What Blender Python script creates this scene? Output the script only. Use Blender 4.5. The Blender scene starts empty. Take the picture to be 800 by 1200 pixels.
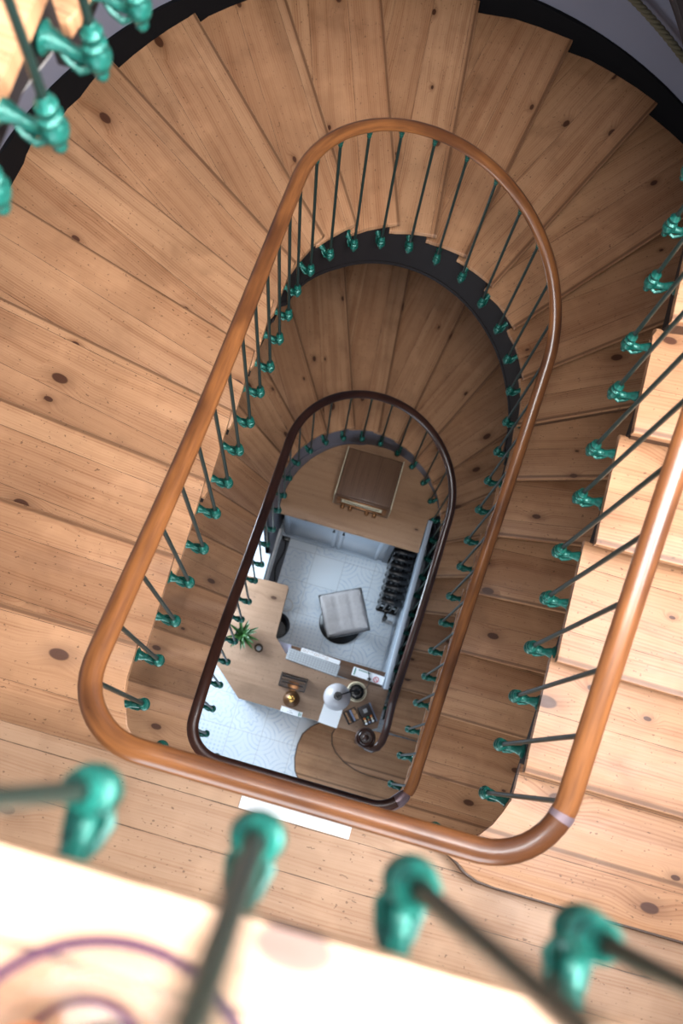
import bpy, bmesh, math, random
from mathutils import Vector, Matrix
random.seed(7)
C = bpy.context.scene.collection
PI = math.pi
def R(a): return math.radians(a)

# ------------------------------------------------------------------ helpers
def tag(o, label=None, cat=None, group=None, kind=None):
    if label: o['label'] = label
    if cat: o['category'] = cat
    if group: o['group'] = group
    if kind: o['kind'] = kind
    return o
def empty(name, loc, label=None, cat=None, group=None, rz=0):
    o = bpy.data.objects.new(name, None); C.objects.link(o)
    o.location = loc; o.rotation_euler = (0, 0, rz); o.empty_display_size = .05
    return tag(o, label, cat, group)
def link(name, bm, mat, parent=None, smooth=None, loc=None, rz=0):
    """one bmesh -> one mesh object.  With a parent, the bmesh is in the parent's space."""
    me = bpy.data.meshes.new(name)
    bm.normal_update()
    if smooth is not None:
        for f in bm.faces: f.smooth = True
        for e in bm.edges:
            if len(e.link_faces) == 2 and e.calc_face_angle(0) > R(smooth): e.smooth = False
    bm.to_mesh(me); bm.free()
    for m in (mat if isinstance(mat, (list, tuple)) else [mat]): me.materials.append(m)
    o = bpy.data.objects.new(name, me); C.objects.link(o)
    if parent: o.parent = parent
    if loc: o.location = loc
    if rz: o.rotation_euler = (0, 0, rz)
    return o
def copy_tree(o, parent=None):
    c = o.copy(); C.objects.link(c)
    if parent: c.parent = parent
    for ch in list(o.children): copy_tree(ch, c)
    return c
def new(): return bmesh.new()
def box(bm, c, s, rz=0, bev=0, mi=0, rx=0):
    r = bmesh.ops.create_cube(bm, size=1)
    vs = r['verts']
    bmesh.ops.scale(bm, verts=vs, vec=s)
    if bev:
        es = list({e for v in vs for e in v.link_edges})
        q = bmesh.ops.bevel(bm, geom=es, offset=bev, segments=2, affect='EDGES', profile=.5)
        vs = list({v for f in q['faces'] for v in f.verts} | {v for v in vs if v.is_valid})
    M = Matrix.Translation(c) @ Matrix.Rotation(rz, 4, 'Z') @ Matrix.Rotation(rx, 4, 'X')
    bmesh.ops.transform(bm, matrix=M, verts=vs)
    for f in {f for v in vs for f in v.link_faces}: f.material_index = mi
    return bm
def lathe(bm, prof, c=(0, 0, 0), n=24, M=None, mi=0):
    """prof: list of (r, z) from bottom to top"""
    M = M or Matrix.Translation(c)
    rings = []
    for r, z in prof:
        if r < 1e-6: rings.append([bm.verts.new(M @ Vector((0, 0, z)))])
        else: rings.append([bm.verts.new(M @ Vector((r*math.cos(2*PI*i/n), r*math.sin(2*PI*i/n), z))) for i in range(n)])
    for a, b in zip(rings, rings[1:]):
        for i in range(n):
            j = (i+1) % n
            if len(a) == 1 and len(b) == 1: continue
            if len(a) == 1: f = bm.faces.new((a[0], b[j], b[i]))
            elif len(b) == 1: f = bm.faces.new((a[i], a[j], b[0]))
            else: f = bm.faces.new((a[i], a[j], b[j], b[i]))
            f.material_index = mi
    return bm
def tube(bm, pts, rad, n=10, cap=True, up=Vector((0, 0, 1)), asp=1.0, uv=False):
    """sweep an ellipse (rad wide, rad*asp tall) along pts"""
    pts = [Vector(p) for p in pts]; rs = rad if isinstance(rad, (list, tuple)) else [rad]*len(pts)
    rings = []; L = 0; ls = []
    for i, p in enumerate(pts):
        a = pts[max(i-1, 0)]; b = pts[min(i+1, len(pts)-1)]
        t = (b-a).normalized()
        s = t.cross(up)
        if s.length < 1e-4: s = t.cross(Vector((1, 0, 0)))
        s.normalize(); w = s.cross(t).normalized()
        if i: L += (p-pts[i-1]).length
        ls.append(L)
        rings.append([bm.verts.new(p + s*rs[i]*math.cos(2*PI*k/n) + w*rs[i]*asp*math.sin(2*PI*k/n)) for k in range(n)])
    lay = bm.loops.layers.uv.verify() if uv else None
    for q, (a, b) in enumerate(zip(rings, rings[1:])):
        for k in range(n):
            j = (k+1) % n
            f = bm.faces.new((a[k], a[j], b[j], b[k]))
            if uv:
                for l, (uu, vv) in zip(f.loops, ((ls[q], k), (ls[q], k+1), (ls[q+1], k+1), (ls[q+1], k))):
                    l[lay].uv = (uu, vv/n*.18)
    if cap:
        bm.faces.new(rings[0]); bm.faces.new(list(reversed(rings[-1])))
    return bm
def prism(bm, poly, z0, z1, bev=0, uvf=None, segs=2, mi=0):
    """extrude a plan polygon; uvf maps a point to the (along, across) metres of the grain"""
    a = sum(p[0]*q[1]-q[0]*p[1] for p, q in zip(poly, poly[1:]+poly[:1]))
    if a < 0: poly = poly[::-1]
    top = [bm.verts.new((x, y, z1)) for x, y in poly]; bot = [bm.verts.new((x, y, z0)) for x, y in poly]
    ft = bm.faces.new(top); fb = bm.faces.new(bot[::-1]); n = len(poly); sd = []
    for i in range(n):
        j = (i+1) % n; sd.append(bm.faces.new((bot[i], bot[j], top[j], top[i])))
    fs = [ft, fb]+sd
    if bev:
        es = [e for e in ft.edges] + [e for e in fb.edges]
        r = bmesh.ops.bevel(bm, geom=es, offset=bev, segments=segs, affect='EDGES', profile=.5)
        fs = list({f for v in top+bot if v.is_valid for f in v.link_faces} | set(r['faces']) | {f for f in fs if f.is_valid})
    for f in fs: f.material_index = mi
    if uvf:
        lay = bm.loops.layers.uv.verify()
        for f in bm.faces:
            for l in f.loops: l[lay].uv = uvf(l.vert.co)
    return bm
def framed(o, ang):
    ca, sa = math.cos(ang), math.sin(ang)
    return lambda p: ((p[0]-o[0])*ca+(p[1]-o[1])*sa, -(p[0]-o[0])*sa+(p[1]-o[1])*ca)

# ------------------------------------------------------------------ materials
def mat(name, col=(.5, .5, .5), rough=.5, metal=0, spec=.5, coat=0, trans=0, ior=1.45, bump=0, bscale=60, var=0):
    m = bpy.data.materials.new(name); m.use_nodes = True; nt = m.node_tree; b = nt.nodes['Principled BSDF']
    b.inputs['Base Color'].default_value = (*col, 1); b.inputs['Roughness'].default_value = rough
    b.inputs['Metallic'].default_value = metal; b.inputs['Specular IOR Level'].default_value = spec
    b.inputs['Coat Weight'].default_value = coat; b.inputs['Transmission Weight'].default_value = trans; b.inputs['IOR'].default_value = ior
    if bump or var:
        tc = nt.nodes.new('ShaderNodeTexCoord'); n = nt.nodes.new('ShaderNodeTexNoise')
        n.inputs['Scale'].default_value = bscale; n.inputs['Detail'].default_value = 4
        nt.links.new(tc.outputs['Object'], n.inputs['Vector'])
        if bump:
            bp = nt.nodes.new('ShaderNodeBump'); bp.inputs['Strength'].default_value = bump; bp.inputs['Distance'].default_value = .01
            nt.links.new(n.outputs['Fac'], bp.inputs['Height']); nt.links.new(bp.outputs['Normal'], b.inputs['Normal'])
        if var:
            r = nt.nodes.new('ShaderNodeValToRGB')
            r.color_ramp.elements[0].position = .3; r.color_ramp.elements[1].position = .7
            r.color_ramp.elements[0].color = (*[c*(1-var) for c in col], 1); r.color_ramp.elements[1].color = (*[min(1, c*(1+var)) for c in col], 1)
            nt.links.new(n.outputs['Fac'], r.inputs['Fac']); nt.links.new(r.outputs['Color'], b.inputs['Base Color'])
    return m
class NT:
    def __init__(s, m): s.nt = m.node_tree; s.b = s.nt.nodes['Principled BSDF']
    def n(s, t, **kw):
        o = s.nt.nodes.new('ShaderNode'+t)
        for k, v in kw.items(): setattr(o, k, v)
        return o
    def l(s, a, b): s.nt.links.new(a, b)
    def m(s, op, a, b=None, c=None, clamp=False):
        o = s.n('Math', operation=op); o.use_clamp = clamp
        for i, x in enumerate((a, b, c)):
            if x is None: continue
            if isinstance(x, (int, float)): o.inputs[i].default_value = x
            else: s.l(x, o.inputs[i])
        return o.outputs[0]
    def vec(s, x, y, z=0):
        o = s.n('CombineXYZ')
        for i, v in enumerate((x, y, z)):
            if isinstance(v, (int, float)): o.inputs[i].default_value = v
            else: s.l(v, o.inputs[i])
        return o.outputs[0]
    def noise(s, vec, sc=1, det=3, rough=.5, dist=0):
        o = s.n('TexNoise'); s.l(vec, o.inputs['Vector']); o.inputs['Scale'].default_value = sc
        o.inputs['Detail'].default_value = det; o.inputs['Roughness'].default_value = rough; o.inputs['Distortion'].default_value = dist
        return o.outputs['Fac']
    def mix(s, f, a, b, mode='MIX'):
        o = s.n('Mix', data_type='RGBA', blend_type=mode)
        if isinstance(f, (int, float)): o.inputs['Factor'].default_value = f
        else: s.l(f, o.inputs['Factor'])
        for k, x in ((6, a), (7, b)):
            if isinstance(x, tuple): o.inputs[k].default_value = (*x, 1) if len(x) == 3 else x
            else: s.l(x, o.inputs[k])
        return o.outputs[2]
    def smooth(s, x, lo, hi, a=0, b=1):
        o = s.n('MapRange', interpolation_type='SMOOTHSTEP'); s.l(x, o.inputs[0])
        for i, v in enumerate((lo, hi, a, b)): o.inputs[i+1].default_value = v
        return o.outputs[0]
def pine(name, light, dark, bw=.16, rough=.42, seam=1.0, knots=1.0, wear=.35, gscale=1.0, objvar=True, edge=0):
    m = mat(name, light, rough); k = NT(m)
    uv = k.n('UVMap'); sep = k.n('SeparateXYZ'); k.l(uv.outputs[0], sep.inputs[0])
    inf = k.n('ObjectInfo'); rnd = inf.outputs['Random'] if objvar else 0.37
    x, y = sep.outputs[0], sep.outputs[1]
    yy = k.m('DIVIDE', k.m('ADD', y, k.m('MULTIPLY', rnd, bw)), bw)
    bid = k.m('FLOOR', yy); fr = k.m('FRACT', yy)
    seed = k.m('ADD', k.m('MULTIPLY', bid, 7.31), k.m('MULTIPLY', rnd, 91.7))
    # knots warp the grain round them
    kv = k.n('TexVoronoi', feature='F1', voronoi_dimensions='2D'); k.l(k.vec(k.m('MULTIPLY_ADD', x, 2.1, k.m('MULTIPLY', seed, 3.7)), k.m('MULTIPLY_ADD', y, 3.9, k.m('MULTIPLY', rnd, 61.3))), kv.inputs['Vector'])
    kv.inputs['Scale'].default_value = 1; kd = kv.outputs['Distance']
    kc = k.n('SeparateColor'); k.l(kv.outputs['Color'], kc.inputs[0]); has = k.m('GREATER_THAN', kc.outputs[0], 1-.6*knots)
    kd2 = k.m('DIVIDE', kd, k.m('MULTIPLY_ADD', kc.outputs[1], .7, .25))
    near = k.m('MULTIPLY', k.smooth(kd2, .0, .42, 1, 0), has)
    warp = k.noise(k.vec(k.m('MULTIPLY', x, 1.1), k.m('MULTIPLY', y, 4), seed), 1, 2)
    gy = k.m('ADD', k.m('MULTIPLY_ADD', warp, .055*gscale, y), k.m('MULTIPLY', near, .035))
    rings = k.m('SINE', k.m('MULTIPLY', k.m('ADD', gy, k.m('MULTIPLY', seed, .13)), 2*PI/(.0125*gscale)))
    rings = k.smooth(rings, -.4, 1.0)
    fine = k.noise(k.vec(k.m('MULTIPLY', x, 5), k.m('MULTIPLY', gy, 260), seed), 1, 4, .6)
    band = k.noise(k.vec(k.m('MULTIPLY', x, .7), k.m('MULTIPLY', gy, 22), seed), 1, 3)
    g = k.m('ADD', k.m('MULTIPLY', rings, k.smooth(band, .35, .7, .04, .38)), k.m('MULTIPLY', k.smooth(fine, .35, .75), .28))
    g = k.m('ADD', g, k.smooth(band, .4, .75, 0, .35), None, True)
    col = k.mix(g, light, dark)
    # board to board tone
    tone = k.m('FRACT', k.m('MULTIPLY', k.m('SINE', k.m('MULTIPLY', seed, 12.9898)), 43.7585))
    col = k.mix(k.m('MULTIPLY', tone, .30), col, tuple(c*f for c, f in zip(dark, (.95, .9, .85))))
    # worn pale areas and grime
    big = k.noise(k.vec(x, y, seed), 3.2, 3, .6)
    col = k.mix(k.smooth(big, .52, .75, 0, wear), col, tuple(min(1, c*1.35) for c in light))
    col = k.mix(k.smooth(big, .48, .25, 0, .35), col, tuple(c*.55 for c in dark))
    dirt = k.noise(k.vec(k.m('MULTIPLY', x, 14), k.m('MULTIPLY', y, 55), seed), 1, 5, .65)
    col = k.mix(k.smooth(dirt, .68, .76, 0, .75), col, tuple(c*.28 for c in dark))
    col = k.mix(k.m('MULTIPLY', near, k.smooth(kd2, .33, .1, 0, .5)), col, tuple(c*.55 for c in dark))
    col = k.mix(k.m('MULTIPLY', has, k.smooth(kd2, .10, .075, 0, .9)), col, (dark[0]*.22, dark[1]*.16, dark[2]*.16))
    sw = k.noise(k.vec(k.m('MULTIPLY', x, 9), bid, seed), 1, 2)
    sd = k.m('MINIMUM', fr, k.m('SUBTRACT', 1, fr))
    sm = k.m('LESS_THAN', sd, k.m('MULTIPLY', k.smooth(sw, .3, .6, .2, 1), .0085*seam*.16/bw))
    col = k.mix(k.m('MULTIPLY', sm, .75), col, tuple(c*.12 for c in dark))
    pits = k.noise(k.vec(k.m('MULTIPLY', x, 60), k.m('MULTIPLY', y, 90), seed), 1, 2, .5)
    col = k.mix(k.smooth(pits, .67, .72, 0, .6), col, tuple(c*.2 for c in dark))
    if edge: col = k.mix(k.smooth(k.m('ABSOLUTE', y), .012, .003, 0, .7), col, tuple(c*.35 for c in dark))  # shade beneath the step edge drawn as a dark line in the wood colour
    k.l(col, k.b.inputs['Base Color'])
    k.l(k.m('MULTIPLY_ADD', dirt, .25, rough-.1), k.b.inputs['Roughness'])
    bp = k.n('Bump'); bp.inputs['Strength'].default_value = .35; bp.inputs['Distance'].default_value = .003
    k.l(k.m('SUBTRACT', k.m('MULTIPLY', fine, -.4), sm), bp.inputs['Height']); k.l(bp.outputs[0], k.b.inputs['Normal'])
    return m
def rail_wood(name, light, dark, rough=.28):
    m = mat(name, light, rough, coat=.3); k = NT(m)
    uv = k.n('UVMap'); sep = k.n('SeparateXYZ'); k.l(uv.outputs[0], sep.inputs[0]); x, y = sep.outputs[0], sep.outputs[1]
    f = k.noise(k.vec(k.m('MULTIPLY', x, 4), k.m('MULTIPLY', y, 60)), 1, 4, .6)
    b = k.noise(k.vec(k.m('MULTIPLY', x, 2.2), k.m('MULTIPLY', y, 6)), 1, 3)
    col = k.mix(k.smooth(f, .35, .7, 0, .55), light, dark)
    col = k.mix(k.smooth(b, .42, .66, 0, .8), col, dark)
    s = k.noise(k.vec(k.m('MULTIPLY', x, 25), k.m('MULTIPLY', y, 90)), 1, 3)
    col = k.mix(k.smooth(s, .7, .78, 0, .6), col, tuple(c*.3 for c in dark))
    k.l(col, k.b.inputs['Base Color']); k.b.inputs['Coat Roughness'].default_value = .18
    return m
def tile_mat():
    m = mat('patterned_tile', (.6, .66, .72), .22); k = NT(m)
    tc = k.n('TexCoord'); sep = k.n('SeparateXYZ'); k.l(tc.outputs['Object'], sep.inputs[0])
    S = .30
    X = k.m('DIVIDE', k.m('ADD', sep.outputs[0], .02), S); Y = k.m('DIVIDE', k.m('ADD', sep.outputs[1], .02), S)
    fx, fy = k.m('FRACT', X), k.m('FRACT', Y); ix, iy = k.m('FLOOR', X), k.m('FLOOR', Y)
    wn = k.n('TexWhiteNoise', noise_dimensions='2D'); k.l(k.vec(ix, iy), wn.inputs['Vector'])
    sc = k.n('SeparateColor'); k.l(wn.outputs['Color'], sc.inputs[0]); r1, r2 = sc.outputs[0], sc.outputs[1]
    cx, cy = k.m('SUBTRACT', fx, .5), k.m('SUBTRACT', fy, .5)
    rad = k.m('SQRT', k.m('ADD', k.m('MULTIPLY', cx, cx), k.m('MULTIPLY', cy, cy)))
    ang = k.m('ARCTAN2', cy, cx)
    pet = k.m('MULTIPLY', k.m('COSINE', k.m('MULTIPLY', ang, 8)), .05)
    p1 = k.smooth(k.m('SINE', k.m('MULTIPLY', k.m('ADD', rad, pet), 34)), .55, .9)         # rosettes
    p2 = k.smooth(k.m('MULTIPLY', k.m('SINE', k.m('MULTIPLY', k.m('ADD', cx, cy), 25.13)), k.m('SINE', k.m('MULTIPLY', k.m('SUBTRACT', cx, cy), 25.13))), .35, .5)
    ccx, ccy = k.m('SUBTRACT', .5, k.m('ABSOLUTE', cx)), k.m('SUBTRACT', .5, k.m('ABSOLUTE', cy))
    rc = k.m('SQRT', k.m('ADD', k.m('MULTIPLY', ccx, ccx), k.m('MULTIPLY', ccy, ccy)))
    p3 = k.smooth(k.m('SINE', k.m('MULTIPLY', rc, 48)), .6, .9)                         # quarter rings
    pa = k.m('ADD', k.m('MULTIPLY', p1, k.m('LESS_THAN', r1, .35)), k.m('MULTIPLY', p2, k.m('MULTIPLY', k.m('GREATER_THAN', r1, .35), k.m('LESS_THAN', r1, .55))))
    pa = k.m('ADD', pa, k.m('MULTIPLY', p3, k.m('GREATER_THAN', r1, .6)))
    wear = k.noise(tc.outputs['Object'], 9, 4, .6)
    fac = k.m('MULTIPLY', pa, k.smooth(wear, .3, .7, .1, .62))
    col = k.mix(fac, (.60, .655, .70), (.22, .34, .50))
    col = k.mix(k.m('MULTIPLY', r2, .25), col, (.50, .56, .62))
    e = k.m('MINIMUM', k.m('MINIMUM', fx, k.m('SUBTRACT', 1, fx)), k.m('MINIMUM', fy, k.m('SUBTRACT', 1, fy)))
    gr = k.m('LESS_THAN', e, .008)
    col = k.mix(k.m('MULTIPLY', gr, .6), col, (.25, .28, .32))
    k.l(col, k.b.inputs['Base Color'])
    return m
M = {}
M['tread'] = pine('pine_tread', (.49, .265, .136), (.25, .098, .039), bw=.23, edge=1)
M['riser'] = pine('shaded_riser', (.10, .05, .028), (.05, .022, .012), bw=.3)  # brown deepened so the colour carries the shade beneath the treads
M['landing'] = pine('pine_landing', (.47, .295, .18), (.29, .14, .068), bw=.155, seam=1.6, objvar=False)
M['counter_wood'] = pine('oak_worktop', (.38, .215, .115), (.26, .13, .062), bw=.6, seam=0, knots=.25, gscale=.7, wear=.1)
M['desk_wood'] = pine('desk_wood', (.32, .205, .135), (.21, .12, .072), bw=.7, seam=0, knots=.2, gscale=.8, wear=.15)
M['walnut'] = pine('walnut', (.16, .085, .048), (.075, .035, .02), bw=.9, seam=0, knots=.1, gscale=1.5, rough=.3, wear=.05)
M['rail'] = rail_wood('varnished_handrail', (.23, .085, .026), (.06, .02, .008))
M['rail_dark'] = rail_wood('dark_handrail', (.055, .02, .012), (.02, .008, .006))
M['green'] = mat('green_iron', (.008, .095, .072), .3, metal=.3, bump=.35, bscale=90, var=.4)
M['rod'] = mat('dark_green_rod', (.007, .022, .018), .35, metal=.2)
M['string'] = mat('dark_painted_string', (.014, .011, .011), .6, spec=.2, bump=.1, bscale=8)
M['string_grey'] = mat('grey_painted_string', (.13, .125, .15), .5, bump=.1, bscale=8)
M['skirt'] = mat('black_skirting', (.005, .005, .006), .8, spec=.15)
M['plaster'] = mat('grey_plaster', (.20, .20, .25), .9, bump=.15, bscale=30)
M['soffit'] = mat('soffit_plaster', (.3, .28, .26), .9)
M['white'] = mat('white_paint', (.8, .8, .8), .6)
M['tile'] = tile_mat()
M['cab'] = mat('blue_grey_cabinet', (.30, .35, .41), .25, bump=.05, bscale=10)
M['cab_dark'] = mat('dark_grey_panel', (.07, .08, .10), .4)
M['cap'] = mat('pale_grey_cap', (.42, .48, .55), .35)
M['black'] = mat('black_plastic', (.008, .008, .009), .3)
M['iron'] = mat('black_cast_iron', (.010, .010, .011), .22, metal=.3)
M['steel'] = mat('steel', (.5, .5, .5), .3, metal=1)
M['brass'] = mat('brass', (.55, .33, .10), .25, metal=1)
M['bronze'] = mat('aged_bronze', (.24, .11, .045), .3, metal=.7)
M['bell'] = mat('dark_bronze', (.11, .05, .02), .4, metal=.4)
M['cushion'] = mat('grey_leather', (.40, .38, .38), .45, bump=.2, bscale=40, var=.06)
M['paper'] = mat('white_paper', (.85, .86, .88), .7)
M['lilac'] = mat('lilac_paper', (.55, .56, .72), .7)
M['key'] = mat('keyboard_key', (.42, .44, .46), .5)
M['alu'] = mat('aluminium', (.26, .27, .28), .45, metal=.2)
M['glass'] = mat('clear_glass', (1, 1, 1), .02, trans=1, ior=1.45)
M['purple'] = mat('purple_glass_rim', (.035, .008, .03), .35, spec=.2)
M['orange'] = mat('orange_fruit', (.75, .22, .04), .5, bump=.3, bscale=120, var=.15)
M['leaf'] = mat('leaf_green', (.025, .085, .018), .4, var=.35, bscale=25)
M['leaf_edge'] = mat('pale_leaf_edge', (.35, .45, .15), .45)
M['pot'] = mat('dark_pot', (.03, .03, .03), .5)
M['shade'] = mat('lamp_shade_grey', (.42, .40, .41), .35)
M['cream'] = mat('cream', (.62, .53, .36), .4)
M['red'] = mat('red_ink', (.55, .04, .05), .6)
M['ink'] = mat('dark_ink', (.05, .07, .07), .6)
M['teal'] = mat('teal_ink', (.05, .22, .16), .6)
M['darkbox'] = mat('dark_brown_card', (.025, .017, .016), .5)
M['photo'] = mat('dried_tea_mix', (.30, .16, .08), .7, var=.9, bscale=120)
M['bluebox'] = mat('slate_blue_card', (.16, .19, .28), .5)
M['rope'] = mat('hemp_rope', (.13, .11, .065), .8, bump=.5, bscale=200)
M['joint'] = mat('worn_metal_joint', (.27, .20, .22), .35, metal=.6)
M['rubber'] = mat('grey_matting', (.06, .065, .08), .6)

# ------------------------------------------------------------------ plan of the well (metres, z up)
S = 1.25
WL, LL, RY, RC, TL = 1.25, 2.3205, .683, .1857, .0606
H1, H2, H3 = 2.8765, 5.9135, 8.6718
RAILH = .9593
def base_plan():
    P = []
    def line(a, b, n):
        for i in range(n): P.append((a[0]+(b[0]-a[0])*i/n, a[1]+(b[1]-a[1])*i/n))
    line((WL/2, 0), (WL-RC, 0), 14)
    for i in range(12):
        a = -PI/2+PI/2*i/12; P.append((WL-RC+RC*math.cos(a), RC+RC*math.sin(a)))
    line((WL, RC), (WL, LL), 60)
    for i in range(60):
        a = PI*i/60; P.append((WL/2+WL/2*math.cos(a), LL+RY*math.sin(a)))
    line((0, LL), (0, RC), 60)
    for i in range(12):
        a = PI+PI/2*i/12; P.append((RC+RC*math.cos(a), RC+RC*math.sin(a)))
    line((RC, 0), (WL/2, 0), 14); P.append((WL/2, 0))
    Q = []
    for x, y in P:
        x2 = x+(x-WL/2)*TL*min(y/LL, 1); x2 += -.0061*y
        Q.append((x2, y))
    return Q
PL = base_plan()
SS = [0]
for a, b in zip(PL, PL[1:]): SS.append(SS[-1]+math.dist(a, b))
PER = SS[-1]
def interp(x, xs, ys):
    if x <= xs[0]: return ys[0]
    for i in range(len(xs)-1):
        if x <= xs[i+1]: return ys[i]+(ys[i+1]-ys[i])*(x-xs[i])/(xs[i+1]-xs[i])
    return ys[-1]
def plan(t, off=0, lvl=1):
    t = t % PER
    lo, hi = 0, len(SS)-1
    while hi-lo > 1:
        m = (lo+hi)//2
        if SS[m] <= t: lo = m
        else: hi = m
    a, b = PL[lo], PL[hi]; q = (t-SS[lo])/(SS[hi]-SS[lo])
    x, y = a[0]+(b[0]-a[0])*q, a[1]+(b[1]-a[1])*q
    e = .03
    def raw(tt):
        tt %= PER; i = 0
        lo, hi = 0, len(SS)-1
        while hi-lo > 1:
            m = (lo+hi)//2
            if SS[m] <= tt: lo = m
            else: hi = m
        a, b = PL[lo], PL[hi]; q = (tt-SS[lo])/(SS[hi]-SS[lo]); return a[0]+(b[0]-a[0])*q, a[1]+(b[1]-a[1])*q
    p, n = raw(t-e), raw(t+e); dx, dy = n[0]-p[0], n[1]-p[1]; L = math.hypot(dx, dy)
    nx, ny = dy/L, -dx/L
    x, y = x+nx*off, y+ny*off
    if lvl == 0:
        x = (x-WL/2)*.9873+WL/2; y -= .078*min(max(y, 0)/LL, 1)
    return (x, y, nx, ny)
GT = [0, .392, .589, .785, .981, 1.177, 1.374, 1.57, 1.766, 1.962, 2.159, 2.355, 2.551, 2.747, 2.944, 3.14, 3.336, 3.532, 3.729, 3.925, 4.121, 4.318, 4.514, 4.71, 4.906, 5.102, 5.299, 5.495, 5.691, 5.887, 6.084, 6.28, 6.476, 6.672, 6.869, 7.065, 7.261, 7.85]
GA = [0, 0, .002, .020, .045, .069, .094, .122, .151, .184, .218, .250, .280, .310, .340, .371, .403, .437, .472, .506, .540, .572, .603, .631, .657, .683, .708, .732, .756, .780, .804, .832, .863, .896, .931, .966, .995, 1]
GB = [0, 0, .004, .045, .084, .120, .156, .187, .217, .249, .276, .298, .314, .330, .345, .361, .377, .398, .422, .449, .476, .507, .539, .570, .604, .640, .676, .715, .755, .795, .835, .878, .921, .956, .984, 1, 1, 1]
LV = {0: (0, H1, GB), 1: (H1, H2-H1, GA), 2: (H2, H3-H2, GA)}
def zline(k, t):                                   # height of the nosing line of flight k at distance t round the well
    z0, h, g = LV[k]
    return z0+h*interp(t, GT, g)
# nosings: distance round the well, direction towards the wall
TK = [.62, .82, 1.195, 1.58, 1.93, 2.265, 2.58, 2.88, 3.116, 3.372, 3.604, 3.80, 3.983, 4.183, 4.42, 4.627, 4.864, 5.149, 5.48, 5.836, 6.21, 6.59, 6.97, 7.36]
AK = [0, 0, 0, 2, 4, 9.6, 17.5, 27, 39.5, 51, 65.5, 80.4, 95, 109, 121.5, 134, 146.6, 156, 163.4, 169.6, 174.4, 177.8, 180, 180]
NS = 23                                            # treads 0..22, nosing 23 is the landing edge
def wall_hit(p, ang):
    """outer wall: straight sides up to y=2.38, then half an ellipse"""
    d = (math.cos(ang), math.sin(ang)); s = .2
    def inside(x, y):
        if y < 2.38: return -1.54 < x < 2.94
        return ((x-.70)/2.24)**2+((y-2.38)/2.32)**2 < 1
    while inside(p[0]+d[0]*s, p[1]+d[1]*s): s += .02
    for _ in range(3): s -= .005
    return (p[0]+d[0]*s, p[1]+d[1]*s)
def tread_z(k, i):
    z0, h, g = LV[k]
    if i < 0: return z0
    if i >= NS: return z0+h
    z = [z0+h*interp(min(TK[j]+.02, 7.2), GT, g) for j in range(NS)]
    lo = {0: .12, 1: .245, 2: .36}[i] if k == 0 and i < 3 else None
    if lo: return lo
    if i == 0: return z0+.075
    if i == 1: return z0+.15
    if i == 2: return max(z[2]+.03, z0+.24)
    return z[i]+.045
def step_at(t):
    i = -1
    for j in range(24):
        if t >= TK[j]: i = j
    return i

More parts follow.
